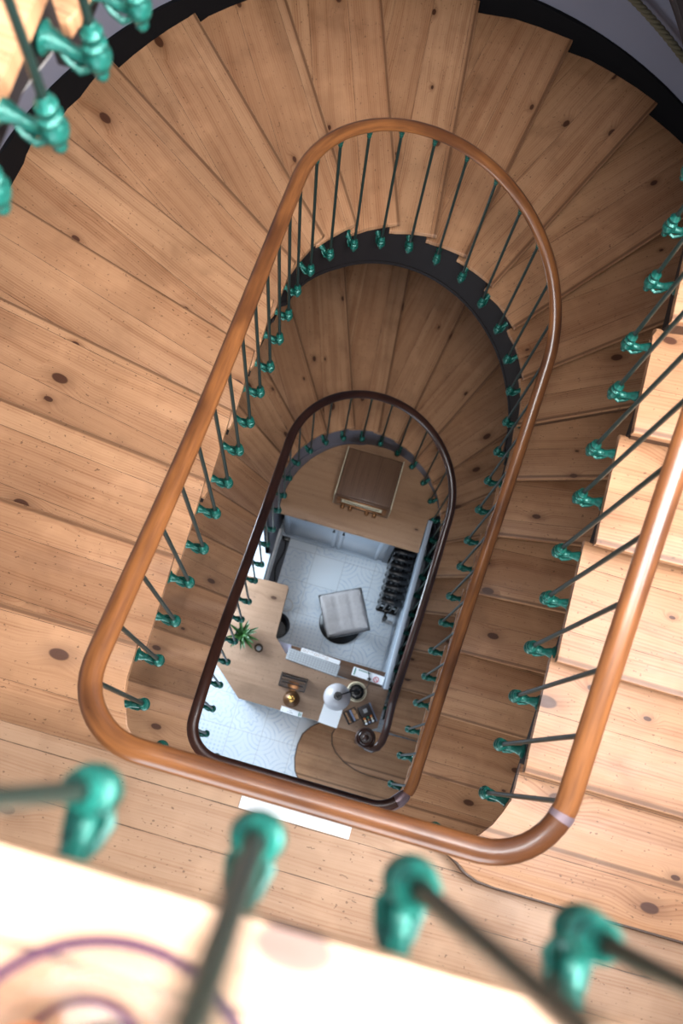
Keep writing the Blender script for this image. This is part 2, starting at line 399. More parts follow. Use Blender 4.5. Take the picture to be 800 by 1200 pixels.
# ------------------------------------------------------------------ staircase flights
def sdepth(t, k):
    return interp(t, [2.3, 3.2, 4.5, 5.6], [.13, .42, .42, .13])
def build_flight(k, label):
    root = empty('staircase', (WL/2, -.1, LV[k][0]), label, 'staircase', 'flights of the staircase')
    ox, oy, oz = root.location
    def loc(p): return (p[0]-ox, p[1]-oy)
    th = .034
    N = [plan(TK[j], .05, k)[:2] for j in range(24)]
    for i in range(NS):
        z = tread_z(k, i)-oz
        a0, a1 = R(AK[i]), R(AK[i+1])
        if k == 0 and i == 0:
            poly = [(.80, .57), (.70, .48), (.645, .40), (.628, .30), (.635, .18), (.67, .07), (.74, -.02), (.86, -.08), (1.05, -.10), (2.93, -.10), (2.93, .30), (1.3, .57)]
        elif k == 0 and i == 1:
            poly = [(.93, .57), (.90, .47), (.925, .385), (.975, .325), (1.07, .265), (1.18, .225), (1.30, .21), (2.93, .21), (2.93, .65), (1.3, .60)]
        elif i == 0:
            inner = [plan(t, .05+.023*min(1, max(0, (t-.5)/.25)), k)[:2] for t in (.44, .48, .52, .56, .60, .64, .68, .72, .76, .80, .84)]
            poly = inner+[(2.93, .30), (2.93, -.118), (1.33, -.118), (1.27, -.115), (1.225, -.10), (1.19, -.075), (1.155, -.055)]
            poly = [p for p in poly]
        else:
            t0, t1 = TK[i], TK[i+1]
            if i == 22: t1 = 7.41
            m = max(3, int((t1-t0)/.06))
            inner = []
            for q in range(m+1):
                f = q/m; tt = t0-.012+(t1+.02-t0)*f
                winder = 1 if 7 <= i <= 16 else 0
                inner.append(plan(tt, (.073 if not winder else .058)+.016*f*winder-.006*winder, k)[:2])
            p0 = inner[0]; p1 = inner[-1]
            o0 = wall_hit(p0, a0); o1 = wall_hit(plan(t1+.0, .05, k)[:2], a1)
            # carry the tread a little under the next riser
            ex = (math.cos(a1+PI/2)*.03, math.sin(a1+PI/2)*.03)
            back_in = (p1[0]+ex[0], p1[1]+ex[1]); back_out = (o1[0]+ex[0], o1[1]+ex[1])
            outer = [o0]
            if o0[1] > 2.2 or o1[1] > 2.2:
                for q in range(1, 5):
                    f = q/5; aa = a0+(a1-a0)*f
                    pm = plan(t0+(t1-t0)*f, .05, k)[:2]; outer.append(wall_hit(pm, aa))
            outer.append(back_out)
            if i == 22: outer = [o0, (o0[0], -.052)]; back_in = None
            poly = outer+([back_in] if back_in else [])+inner[::-1]
        if (k == 0 and i < 2) or i == 0:
            bm = new(); pl = poly[:9] if k == 0 else poly[:0:-1][:6]+[poly[0]]
            if k: pl = [p for p in poly if p[1] < -.05]
            tube(bm, [(p[0]-ox, p[1]-oy, z-th*.45) for p in pl], .009, 6, asp=1.5); link('nosing_shade', bm, M['riser'], root, smooth=60)  # dark bead added to draw the shade along rounded step edges
        am = (a0+a1)/2 if i not in (0, 1) else 0
        fo = N[i]
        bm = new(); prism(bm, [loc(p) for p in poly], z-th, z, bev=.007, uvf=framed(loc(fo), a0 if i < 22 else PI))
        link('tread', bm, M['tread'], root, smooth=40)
        # riser under the nosing
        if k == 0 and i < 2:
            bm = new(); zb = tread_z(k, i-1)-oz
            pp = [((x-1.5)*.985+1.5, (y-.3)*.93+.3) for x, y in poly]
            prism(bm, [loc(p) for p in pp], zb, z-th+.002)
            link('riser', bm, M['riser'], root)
            continue
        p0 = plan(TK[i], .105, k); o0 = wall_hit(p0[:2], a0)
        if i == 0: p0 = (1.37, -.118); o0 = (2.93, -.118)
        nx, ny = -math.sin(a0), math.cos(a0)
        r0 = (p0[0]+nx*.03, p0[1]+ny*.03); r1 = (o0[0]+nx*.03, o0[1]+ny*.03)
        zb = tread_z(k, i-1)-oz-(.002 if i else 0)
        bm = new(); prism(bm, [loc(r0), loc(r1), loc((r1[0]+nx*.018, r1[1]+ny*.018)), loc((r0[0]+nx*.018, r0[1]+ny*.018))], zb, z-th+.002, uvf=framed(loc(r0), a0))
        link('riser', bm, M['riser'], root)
    # cut string that follows the well under the tread ends
    t0, t1 = (.60, 7.50) if k else (.95, 7.50)
    ts = []; t = t0
    while t < t1: ts.append(t); t += .045
    for j in range(24):
        if t0 < TK[j] < t1: ts += [TK[j]+.034, TK[j]+.038]
    ts = sorted(set(ts+[t1]))
    bm = new(); vin, vout = [], []
    for t in ts:
        i = step_at(t-.036); top = tread_z(k, min(i, 23))-th-.001
        bot = zline(k, t)-sdepth(t, k)
        if k == 0: bot = max(bot, 0.0)
        bot = max(min(bot, top-.075), 0.0); top = max(top, bot+.01)
        for lst, off in ((vin, .066+.027*(sdepth(t, k) < .3)), (vout, .12)):
            x, y, _, _ = plan(t, off, k)
            lst.append((bm.verts.new((x-ox, y-oy, bot-oz)), bm.verts.new((x-ox, y-oy, top-oz))))
    for a, b, c, d in zip(vin, vin[1:], vout, vout[1:]):
        bm.faces.new((a[0], a[1], b[1], b[0])); bm.faces.new((c[0], d[0], d[1], c[1]))
        bm.faces.new((a[1], c[1], d[1], b[1])); bm.faces.new((a[0], b[0], d[0], c[0]))
    bmesh.ops.recalc_face_normals(bm, faces=bm.faces)
    link('stringer', bm, M['string'] if k else M['string_grey'], root, smooth=30)
    # moulding along the foot of the string
    pts = []
    for q in range(90):
        t = 2.75+(5.1-2.75)*q/89; x, y, _, _ = plan(t, .093 if sdepth(t, k) < .3 else .066, k); pts.append((x-ox, y-oy, max(zline(k, t)-sdepth(t, k)+.012, .02)-oz))
    bm = new(); tube(bm, pts, .010, 6, asp=1.6); link('stringer_bead', bm, M['string'] if k else M['string_grey'], root, smooth=60)
    # sloping soffit from the string to the wall
    bm = new(); rows = []
    for q in range(61):
        t = TK[0]+.3+(7.36-TK[0]-.3)*q/60; a = R(interp(t, TK, AK)); p = plan(t, .24 if sdepth(t, k) < .4 else .10, k)[:2]; o = wall_hit(p, a)
        z = zline(k, t)-max(.36, sdepth(t, k)-.03)
        if k == 0 and z < .02: continue
        rows.append([bm.verts.new((p[0]+(o[0]-p[0])*f-ox, p[1]+(o[1]-p[1])*f-oy, z+dz-oz)) for dz in (0, .03) for f in (0, 1)])
    for a, b in zip(rows, rows[1:]):
        bm.faces.new((a[0], a[1], b[1], b[0])); bm.faces.new((a[2], b[2], b[3], a[3])); bm.faces.new((a[0], b[0], b[2], a[2])); bm.faces.new((a[1], a[3], b[3], b[1]))
    link('soffit', bm, M['soffit'], root, smooth=40)
    # black wall skirting that climbs with the treads
    bm = new(); rows = []
    for q in range(130):
        t = .62+(7.36-.62)*q/129; a = R(interp(t, TK, AK)); p = plan(t, .05, k)[:2]; o = wall_hit(p, a)
        d = math.dist(p, o); ux, uy = (o[0]-p[0])/d, (o[1]-p[1])/d
        z = zline(k, t)
        zb = max(z-.30, LV[k][0]); zt = z+.19
        x0, y0 = o[0]-ux*.012, o[1]-uy*.012; x1, y1 = x0+ux*.03, y0+uy*.03
        rows.append([bm.verts.new((x-ox, y-oy, zz-oz)) for x, y in ((x0, y0), (x1, y1)) for zz in (zb, zt)])
    for a, b in zip(rows, rows[1:]):
        bm.faces.new((a[0], a[1], b[1], b[0])); bm.faces.new((a[2], b[2], b[3], a[3])); bm.faces.new((a[1], a[3], b[3], b[1]))
    link('skirting', bm, M['skirt'], root, smooth=40)
    return root
build_flight(0, 'lowest flight of knotty pine steps, curling round the reception desk in the deepest ring')
build_flight(1, 'middle flight of wide worn pine steps fanning round the large brown handrail loop')
build_flight(2, 'topmost flight of pale pine steps at the right edge, nearest the viewer')

# ------------------------------------------------------------------ landings (structure)
def landing(z, lvl, poly):
    bm = new(); prism(bm, poly, z-.036, z, bev=.008, uvf=lambda p: (p[0], p[1]+.052))
    o = link('floor', bm, M['landing'], smooth=40); tag(o, kind='structure'); return o
def edge(lvl):
    return [plan(t, .05, lvl)[:2] for t in (7.41, 7.5, 7.7, 7.84)]+[plan(t, .05, lvl)[:2] for t in (.1, .3, .44)]
for z, lvl in ((H1, 1), (H2, 1), (H3, 1)):
    e = [(x, min(y, -.05)) for x, y in edge(lvl)]
    landing(z, lvl, [(-1.54, -.05)]+e+[(1.2, -.052), (1.34, -.052), (2.94, -.052), (2.94, -1.75), (-1.54, -1.75)])
    bm = new(); box(bm, (.70, -.93, z-.10), (4.46, 1.60, .12)); tag(link('ceiling', bm, M['soffit']), kind='structure')
    bm = new(); box(bm, (.72, -.075, z-.055), (4.4, .02, .05), bev=.004); tag(link('trim_landing', bm, M['string']), kind='structure')

# ------------------------------------------------------------------ railings
def make_baluster(parent, x, y, nx, ny, zf, zt, lit):
    """rod with cast collar above and the curved bracket that bolts to the string"""
    o = bpy.data.objects.new('baluster', rod_me); C.objects.link(o); o.parent = parent
    px, py, pz = parent.location
    o.location = (x-px, y-py, zf-pz); o.rotation_euler = (0, 0, math.atan2(ny, nx)); o.scale = (1, 1, (zt-zf))
    c = bpy.data.objects.new('bracket', br_me); C.objects.link(c); c.parent = parent
    c.parent = o; c.scale = (1.05, 1.15, 1.1/(zt-zf))
    t = bpy.data.objects.new('collar', co_me); C.objects.link(t); t.parent = o
    t.location = (0, 0, 1); t.scale = (1, 1, 1/(zt-zf))
bm = new(); lathe(bm, [(.0075, 0), (.0075, .5), (.0075, 1)], n=10)
rod_o = link('rod_master', bm, M['rod'], smooth=40); rod_me = rod_o.data; bpy.data.objects.remove(rod_o)
bm = new()
lathe(bm, [(0, -.062), (.007, -.060), (.011, -.052), (.009, -.044), (.013, -.038), (.019, -.026), (.021, -.012), (.017, -.002), (.014, .002), (.018, .006), (.018, .012), (.012, .016), (.012, .024), (.016, .028), (.016, .034), (.011, .038), (.0095, .05), (.008, .052)], n=14)
tube(bm, [(.004, 0, -.014), (.020, 0, -.021), (.038, 0, -.019), (.052, 0, -.009), (.064, 0, -.004), (.082, 0, -.004)], [.013, .012, .010, .011, .015, .019], 10, up=Vector((0, 1, 0)))
lathe(bm, [(.023, 0), (.024, .004), (.018, .009), (.013, .013), (0, .016)], M=Matrix.Translation((.080, 0, -.004)) @ Matrix.Rotation(-PI/2, 4, 'Y'), n=14)
for s in (-1, 1): tube(bm, [(.006, s*.008, -.03), (.024, s*.014, -.036), (.042, s*.011, -.027), (.056, s*.006, -.014)], [.005, .006, .005, .003], 6, up=Vector((0, 1, .01)))
br_o = link('bracket_master', bm, M['green'], smooth=45); br_me = br_o.data; bpy.data.objects.remove(br_o)
bm = new(); lathe(bm, [(.008, -.062), (.011, -.058), (.011, -.052), (.0095, -.048), (.012, -.040), (.014, -.03), (.012, -.02), (.016, -.014), (.016, -.004), (.012, 0), (0, .001)], n=14)
co_o = link('collar_master', bm, M['green'], smooth=45); co_me = co_o.data; bpy.data.objects.remove(co_o)

def rail_z(k, t):
    if t > PER: return rail_z(k+1, t-PER) if k < 2 else LV[k][0]+LV[k][1]+RAILH
    z = sum(zline(k, min(max(t+d, 0), 7.85)) for d in (-.16, -.08, 0, .08, .16))/5
    return z+RAILH
def sweep(k, t0, t1, step=.03):
    pts = []; n = int((t1-t0)/step)
    for q in range(n+1):
        t = t0+(t1-t0)*q/n; lv = k if t <= 7.2 else 1
        x, y, _, _ = plan(t % PER, 0, k)
        pts.append((x, y, rail_z(k, t)))
    return pts
def railing(k, t0, t1, label, m, bal, extra_start=None):
    x0, y0, _, _ = plan(t0, 0, k)
    root = empty('stair_railing', (x0, y0, LV[k][0]), label, 'railing', 'railings round the stairwell')
    ox, oy, oz = root.location
    pts = (extra_start or [])+sweep(k, t0, t1)
    bm = new(); tube(bm, [(a-ox, b-oy, c-oz) for a, b, c in pts], .0325, 16, asp=.72, uv=True)
    link('handrail', bm, m, root, smooth=60)
    for t in bal:
        tt = t % PER; x, y, nx, ny = plan(tt, 0, k)
        zr = rail_z(k, t); zf = zr-1.019
        i = step_at(t); top = tread_z(k, i) if t < 7.36 else LV[k][0]+LV[k][1]
        zf = min(zf-.012, top-.028)
        if k == 0 and t < 1.9: zf = min(zf, zr-.93)
        make_baluster(root, x, y, nx, ny, zf, zr-.02, m)
    return root
B = [.716+.1697*i for i in range(39)]
LB = [7.335, 7.485, 7.625, 7.765, 7.895, 8.04, 8.19, 8.34]
vol = [(1.135, .432, 1.13), (1.165, .405, 1.135), (1.205, .40, 1.14), (1.245, .425, 1.15), (1.268, .475, 1.165), (1.275, .54, 1.19), (1.273, .62, 1.23)]
t_s = 1.36
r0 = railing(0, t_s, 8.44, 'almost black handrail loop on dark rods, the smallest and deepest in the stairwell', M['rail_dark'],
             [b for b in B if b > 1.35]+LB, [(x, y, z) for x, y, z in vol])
ox, oy, oz = r0.location
bm = new()
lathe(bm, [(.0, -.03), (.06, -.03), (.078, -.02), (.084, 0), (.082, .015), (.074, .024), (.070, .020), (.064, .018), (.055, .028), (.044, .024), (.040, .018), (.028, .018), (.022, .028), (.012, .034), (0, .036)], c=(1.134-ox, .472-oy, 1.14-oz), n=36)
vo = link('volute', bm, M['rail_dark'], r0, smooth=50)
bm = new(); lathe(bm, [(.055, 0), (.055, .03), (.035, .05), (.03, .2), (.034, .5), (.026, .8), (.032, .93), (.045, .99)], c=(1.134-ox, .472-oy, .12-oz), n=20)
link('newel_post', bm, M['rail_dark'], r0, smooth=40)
xj, yj, _, _ = plan(.59, 0, 1)
bm = new(); tube(bm, [(x-ox, y-oy, z-oz) for x, y, z in [(plan(t, 0, 1)[0], plan(t, 0, 1)[1], H1+RAILH+.004) for t in (.53, .56, .60, .64, .67)]], [.024, .036, .040, .036, .024], 12, asp=.75)
tag(link('rail_joint', bm, M['joint'], r0, smooth=50), 'worn grey metal joint')
r1 = railing(1, .66, PER+.685, 'varnished brown handrail loop with green brackets, middle one, level along its lower edge', M['rail'], [.70]+B[1:]+LB)
# metal band where the middle rail meets the top one
ox, oy, oz = r1.location
r2 = railing(2, .675, 8.44, 'uppermost railing, light brown rail at the right with large blurred green brackets in front', M['rail'], B+LB[:-1])
ox, oy, oz = r2.location
pts = [(plan(t, 0, 2)[0]-ox, plan(t, 0, 2)[1]-oy, rail_z(2, t)-oz) for t in (.67, .675, .685, .69)]
bm = new(); tube(bm, pts, .0335, 16, asp=.73); tag(link('rail_joint', bm, M['joint'], r2, smooth=50), 'thin dull metal joint band')

# ------------------------------------------------------------------ walls, ground floor, ceiling
bm = new(); box(bm, (.7, 1.5, -.03), (5.4, 7.4, .06)); tag(link('floor', bm, M['tile']), kind='structure')
def wall_strip(name, pts, z0, z1, th=.12, m=None):
    bm = new(); rows = []
    for i, p in enumerate(pts):
        a = Vector(pts[max(i-1, 0)]); b = Vector(pts[min(i+1, len(pts)-1)]); t = (b-a).normalized(); n = Vector((t.y, -t.x))
        rows.append([bm.verts.new((p[0]+n.x*o, p[1]+n.y*o, z)) for o in (0, th) for z in (z0, z1)])
    for a, b in zip(rows, rows[1:]):
        bm.faces.new((a[0], a[1], b[1], b[0])); bm.faces.new((a[2], b[2], b[3], a[3])); bm.faces.new((a[1], a[3], b[3], b[1])); bm.faces.new((a[0], b[0], b[2], a[2]))
    bm.faces.new((rows[0][0], rows[0][2], rows[0][3], rows[0][1])); e = rows[-1]; bm.faces.new((e[0], e[1], e[3], e[2]))
    bmesh.ops.recalc_face_normals(bm, faces=bm.faces)
    return tag(link(name, bm, m or M['plaster'], smooth=30), kind='structure')
TOP = 11.6
arc = [(2.94, 2.38)]+[(.70+2.24*math.cos(PI*i/72), 2.38+2.32*math.sin(PI*i/72)) for i in range(1, 72)]+[(-1.54, 2.38)]
wall_strip('wall_curved', arc, 0, TOP)
wall_strip('wall_right', [(2.94, -1.75), (2.94, 2.38)], 0, TOP)
wall_strip('wall_left', [(-1.54, 2.38), (-1.54, -1.75)], 0, TOP)
# landing wall with one window opening per storey
def back_wall():
    bm = new(); y = -1.81
    xs = [-1.66, -.35, 1.75, 3.06]
    for x0, x1 in ((xs[0], xs[1]), (xs[2], xs[3])): box(bm, ((x0+x1)/2, y, TOP/2), (x1-x0, .12, TOP))
    zs = [0] + [z for b in (0, H1, H2, H3) for z in (b+.85, b+2.25)]+[TOP]
    for i in range(0, len(zs), 2): box(bm, ((xs[1]+xs[2])/2, y, (zs[i]+zs[i+1])/2), (xs[2]-xs[1], .12, zs[i+1]-zs[i]))
    tag(link('wall_back', bm, M['plaster']), kind='structure')
    for n, b in enumerate((0, H1, H2, H3)):
        bm = new()
        for x in (-.35+.03, .7, 1.75-.03): box(bm, (x, y, b+1.55), (.06, .08, 1.4))
        for z in (b+.88, b+1.55, b+2.22): box(bm, (.7, y, z), (2.1, .07, .06))
        w = tag(link('window_%d' % (n+1), bm, M['white']), kind='structure')
        bm = new(); box(bm, (.7, y-.01, b+1.55), (2.1, .006, 1.4)); link('pane', bm, M['glass'], w)
back_wall()
bm = new()
for y in (.90, 1.75, 2.53): box(bm, (-1.53, y, 1.5), (.03, .05, 1.4))
for z in (.82, 2.18): box(bm, (-1.53, 1.72, z), (.03, 1.68, .05))
w = tag(link('window_6', bm, M['white']), kind='structure')  # added window, put in to bring more light onto the inner tiles
bm = new(); box(bm, (-1.535, 1.72, 1.5), (.006, 1.6, 1.3)); link('pane', bm, M['glass'], w)
bm = new()
for y in (-.45, .55, 1.55): box(bm, (2.925, y, 10.3), (.03, .05, 2.0))
for z in (9.32, 11.28): box(bm, (2.925, .55, z), (.03, 2.05, .05))
w = tag(link('window_7', bm, M['white']), kind='structure')  # added out of view so light reaches the left of the middle flight
bm = new(); box(bm, (2.932, .55, 10.3), (.006, 2.0, 1.95)); link('pane', bm, M['glass'], w)
# ceiling with a rooflight over the well
bm = new()
hx0, hx1, hy0, hy1 = -.2, 2.7, -1.62, .38
for x0, x1, y0, y1 in ((-1.66, hx0, -1.87, 4.9), (hx1, 3.06, -1.87, 4.9), (hx0, hx1, -1.87, hy0), (hx0, hx1, hy1, 4.9)):
    box(bm, ((x0+x1)/2, (y0+y1)/2, TOP+.06), (x1-x0, y1-y0, .12))
tag(link('ceiling', bm, M['white']), kind='structure')
bm = new()
for x in (hx0+.03, (hx0+hx1)/2, hx1-.03): box(bm, (x, (hy0+hy1)/2, TOP+.06), (.05, hy1-hy0, .1))
for y in (hy0+.03, hy1-.03): box(bm, ((hx0+hx1)/2, y, TOP+.06), (hx1-hx0, .05, .1))
w = tag(link('window_5', bm, M['white']), kind='structure')
# well wall below the lowest string: grey panelling round the arch, closed spandrel to the right
def under_wall(name, t0, t1, m, off=.075, cap=9):
    bm = new(); rows = []; n = 40
    for q in range(n+1):
        t = t0+(t1-t0)*q/n; x, y, nx, ny = plan(t, off, 0); zt = min(cap, max(zline(0, t)-sdepth(t, 0)+.03, .03))
        rows.append([bm.verts.new((x+nx*o, y+ny*o, z)) for o in (0, .05) for z in (0, zt)])
    for a, b in zip(rows, rows[1:]):
        bm.faces.new((a[0], a[1], b[1], b[0])); bm.faces.new((a[2], b[2], b[3], a[3])); bm.faces.new((a[1], a[3], b[3], b[1]))
    bmesh.ops.recalc_face_normals(bm, faces=bm.faces)
    return tag(link(name, bm, m, smooth=30), kind='structure')
under_wall('wall_well', 2.45, 5.35, M['string_grey'])
under_wall('wall_spandrel', 1.3, 2.45, M['skirt'])
under_wall('wall_side', 5.35, 6.2, M['cap'], cap=.35)
bm = new(); box(bm, (-.108, 1.89, .06), (.035, .62, .12), bev=.01); tag(link('baseboard_left', bm, M['white'], smooth=40), kind='structure')

# rope handrail on the curved wall
root = empty('rope_handrail', (1.4, 4.5, 5.0), 'thick twisted hemp rope strung along the grey wall, top right corner', 'rope')
pts = []
for q in range(60):
    a = R(48+42*q/59); x, y = .70+2.16*math.cos(a), 2.38+2.24*math.sin(a)
    pts.append((x, y, 4.84+(q/59-.52)*.62))
bm = new()
for s in range(3):
    pp = []
    for q in range(590):
        f = q/10.0; i = min(int(f), 58); fr = f-i
        p = Vector(pts[i]).lerp(Vector(pts[i+1]), fr); d = (Vector(pts[i+1])-Vector(pts[i])).normalized(); sx = d.cross(Vector((0, 0, 1))).normalized(); sz = sx.cross(d)
        an = q*.16+s*2*PI/3
        pp.append(tuple(p+sx*math.cos(an)*.011+sz*math.sin(an)*.011-root.location))
    tube(bm, pp, .0125, 7)
link('rope', bm, M['rope'], root, smooth=60)
for a in (52, 85):
    f = (a-48)/42; z = 4.84+(f-.52)*.62-5
    x, y = .70+2.16*math.cos(R(a)), 2.38+2.24*math.sin(R(a)); xw, yw = .70+2.24*math.cos(R(a)), 2.38+2.32*math.sin(R(a))
    bm = new(); tube(bm, [(x-1.4, y-4.5, z), (xw-1.4, yw-4.5, z)], .012, 8); lathe(bm, [(.03, -.012), (.036, 0), (.03, .012)], c=(x-1.4, y-4.5, z)); link('rope_ring', bm, M['brass'], root, smooth=40)

# ------------------------------------------------------------------ reception: counter under the arch
root = empty('storage_counter', (.6, 2.3, 0), 'oak topped half round counter over grey cabinet doors, under the dark arch', 'counter')
def L(p): return (p[0]-.6, p[1]-2.3)
poly = [(-.05, 2.17)]+[(1.235, 2.17)]
cw = []
for q in range(41):
    t = 2.50+(5.32-2.50)*q/40; x, y, _, _ = plan(t, .072, 0); cw.append((x, y))
cw = [p for p in cw if p[1] > 2.2]
bm = new(); prism(bm, [L(p) for p in [(cw[-1][0], 2.145), (1.18, 2.145), (1.18, 2.46)]+[c for c in cw if c[1] > 2.47 or c[0] < .6]], .915, .95, bev=.005, uvf=framed(L((0, 2.14)), 0)); link('worktop', bm, M['counter_wood'], root, smooth=40)
bm = new(); box(bm, (.455-.6, 2.245-2.3, .48), (1.03, .12, .85)); box(bm, (.455-.6, 2.20-2.3, .03), (1.03, .06, .06)); link('carcass', bm, M['cab'], root)
bm = new(); box(bm, (.455-.6, 2.168-2.3, .055), (1.06, .03, .03), bev=.006); link('plinth', bm, M['cap'], root)
for i, x in enumerate((-.055+.03+.22, .70)):
    w = .44; bm = new(); x = (.20, .67)[i]; w = (.50, .42)[i]
    box(bm, (x-.6, 2.178-2.3, .50), (w-.012, .018, .80), bev=.003)
    for dx, dz, sx, sz in ((0, .38, w-.02, .035), (0, -.38, w-.02, .035), (-(w-.05)/2, 0, .035, .78), ((w-.05)/2, 0, .035, .78)):
        box(bm, (x+dx-.6, 2.166-2.3, .50+dz), (sx, .008, sz), bev=.002)
    d = link('door', bm, M['cab'], root, smooth=30)
    bm = new(); hx = x+(w/2-.04 if i == 0 else -w/2+.04); lathe(bm, [(0, 0), (.006, .001), (.006, .014), (.013, .018), (.012, .026), (0, .029)], M=Matrix.Translation((hx-.6, 2.163-2.3, .82)) @ Matrix.Rotation(PI/2, 4, 'X'), n=12)
    link('knob', bm, M['black'], d, smooth=40)
bm = new(); box(bm, (.945-.6, 2.21-2.3, .46), (.05, .08, .90)); link('end_panel', bm, M['cab_dark'], root)

# vintage radio
root = empty('radio', (.582, 2.594, .95), 'walnut table radio with four knobs and cream dial, on the oak counter', 'radio')
bm = new(); prism(bm, [(-.243, -.215), (.243, -.215), (.243, .215), (-.243, .215)], .012, .30, bev=.012, uvf=lambda p: (p[1]+p[2]*.3, p[0]), segs=3); link('case', bm, M['walnut'], root, smooth=40)
for s in (-1, 1):
    bm = new(); box(bm, (s*.250, -.002, .151), (.010, .452, .298), bev=.003); tag(link('edge_strip', bm, M['cream'], root, smooth=30), 'pale edge strip')
bm = new(); box(bm, (0, -.222, .15), (.50, .022, .285), bev=.004); f = link('front_frame', bm, M['walnut'], root, smooth=30)
bm = new(); box(bm, (0, -.236, .19), (.36, .008, .085), bev=.003); d = tag(link('dial', bm, M['cream'], root, smooth=30), 'cream tuning dial')
bm = new(); tube(bm, [(x, -.242, .20-.04*math.cos(x*8)+.03) for x in [-.16+.02*i for i in range(17)]], .003, 6); link('dial_arc', bm, M['black'], d)
bm = new()
for x in (-.205, .205): box(bm, (x, -.240, .19), (.035, .010, .17), bev=.003)
box(bm, (0, -.240, .275), (.44, .010, .02), bev=.003); box(bm, (0, -.240, .115), (.44, .014, .02), bev=.003); link('moulding', bm, M['bronze'], root, smooth=30)
for x in (-.16, -.09, .06, .13):
    bm = new(); lathe(bm, [(.020, 0), (.022, .006), (.019, .010), (.018, .03), (.013, .034), (0, .035)], M=Matrix.Translation((x, -.238, .06)) @ Matrix.Rotation(PI/2, 4, 'X'), n=18); link('knob', bm, M['bronze'], root, smooth=40)
for x in (-.2, .2):
    for y in (-.17, .17):
        bm = new(); lathe(bm, [(.014, 0), (.016, .013)], c=(x, y, 0), n=10); link('foot', bm, M['black'], root)

# low grey partition with pale cap to the right of the desk
root = empty('partition', (1.207, 1.68, 0), 'low blue grey partition with pale cap, running from desk to oak counter on the right', 'partition')
bm = new(); box(bm, (.005, 0, .485), (.022, 1.50, .97)); link('panel', bm, M['cab'], root)
bm = new(); box(bm, (0, .0, .98), (.040, 1.53, .022), bev=.004); link('cap_rail', bm, M['cap'], root, smooth=30)
bm = new(); box(bm, (-.008, -.30, .04), (.02, .88, .08), bev=.004); link('skirting', bm, M['cab'], root, smooth=30)

# cast iron radiator
root = empty('radiator', (1.085, 1.70, 0), 'black cast iron column radiator between partition and stool, its end under the counter', 'radiator')
for i in range(8):
    y = .02+i*.068; bm = new()
    box(bm, (0, y, .575), (.205, .052, .05), bev=.016); box(bm, (0, y, .10), (.205, .052, .05), bev=.016)
    for x in (-.085, -.03, .03, .085): tube(bm, [(x, y, .10), (x, y, .34), (x, y, .575)], .0155, 8)
    for x in (-.07, -.05, .02): box(bm, (x, y, .603), (.012, .03, .008), bev=.002)
    link('section', bm, M['iron'], root, smooth=50)
bm = new()
for z in (.575, .10): tube(bm, [(0, -.01, z), (0, .52, z)], .02, 10)
link('header', bm, M['iron'], root, smooth=50)
bm = new()
for x in (-.06, .06):
    for y in (.02, .49): tube(bm, [(x, y, .10), (x*1.25, y, 0)], .014, 8)
link('foot', bm, M['iron'], root, smooth=50)
bm = new(); lathe(bm, [(.02, .16), (.022, .19), (.014, .20), (.02, .22), (.024, .26), (.016, .28), (0, .282)], c=(.0, -.075, -.02), n=14); tube(bm, [(0, -.01, .10), (0, -.075, .10)], .012, 8); tube(bm, [(0, -.075, .0), (0, -.075, .17)], .011, 8); link('valve', bm, M['iron'], root, smooth=50)
bm = new(); tube(bm, [(0.01, -.085, .14), (.085, -.085, .14)], .009, 8); tag(link('pipe', bm, M['steel'], root, smooth=50), 'short bare metal pipe')

# cable channel on the left
root = empty('cable_channel', (-.03, 1.92, 0), 'dark grey floor channel carrying a black cable, left of the tiled floor', 'cable channel')
bm = new(); box(bm, (-.005, -.02, .004), (.088, .46, .008), bev=.002); link('tray', bm, M['rubber'], root)
bm = new(); tube(bm, [(-.0+.018*math.sin(i*.55), .20-i*.032, .022) for i in range(14)], .009, 8); link('cable', bm, M['black'], root, smooth=60)
bm = new(); box(bm, (0, .225, .035), (.08, .06, .06), bev=.008); link('socket_box', bm, M['black'], root, smooth=30)

# stool
root = empty('stool', (.70, 1.50, 0), 'square grey quilted stool on a round black base, centre of the tiled floor', 'stool', rz=R(-3))
bm = new(); n = 18; hs = .2; g = {}
ang = R(-16)
def q2(x, y): return (x*math.cos(0)-y*math.sin(0), x*math.sin(0)+y*math.cos(0))
for i in range(n+1):
    for j in range(n+1):
        u, v = -1+2*i/n, -1+2*j/n
        r = .08; x, y = u*hs, v*hs
        # round the corners
        k = max(abs(u), abs(v)); l = math.hypot(u, v)
        f = 1-.045*max(0, (l-1.1)/.31)**2
        seamx = min(abs(u+.33), abs(u-.33)); seamy = min(abs(v+.33), abs(v-.33))
        z = .50-.006*math.exp(-(seamx/.035)**2)-.006*math.exp(-(seamy/.035)**2)-.05*max(0, (k-.86)/.14)**2
        g[i, j] = bm.verts.new((x*f, y*f, z))
for i in range(n):
    for j in range(n): bm.faces.new((g[i, j], g[i+1, j], g[i+1, j+1], g[i, j+1]))
rim = [g[i, 0] for i in range(n)]+[g[n, j] for j in range(n)]+[g[i, n] for i in range(n, 0, -1)]+[g[0, j] for j in range(n, 0, -1)]
low = [bm.verts.new((v.co.x*1.0, v.co.y*1.0, .385)) for v in rim]
for i in range(len(rim)): j = (i+1) % len(rim); bm.faces.new((rim[i], low[i], low[j], rim[j]))
bm.faces.new(low)
bmesh.ops.recalc_face_normals(bm, faces=bm.faces)
seat = link('seat', bm, M['cushion'], root, smooth=60); seat.rotation_euler = (0, 0, R(30)); seat.location = (0, .03, .0)
bm = new(); ps = [(x, y, .452) for x, y in [(-hs, -hs), (0, -hs*1.0), (hs, -hs), (hs, 0), (hs, hs), (0, hs), (-hs, hs), (-hs, 0), (-hs, -hs), (0, -hs)]]
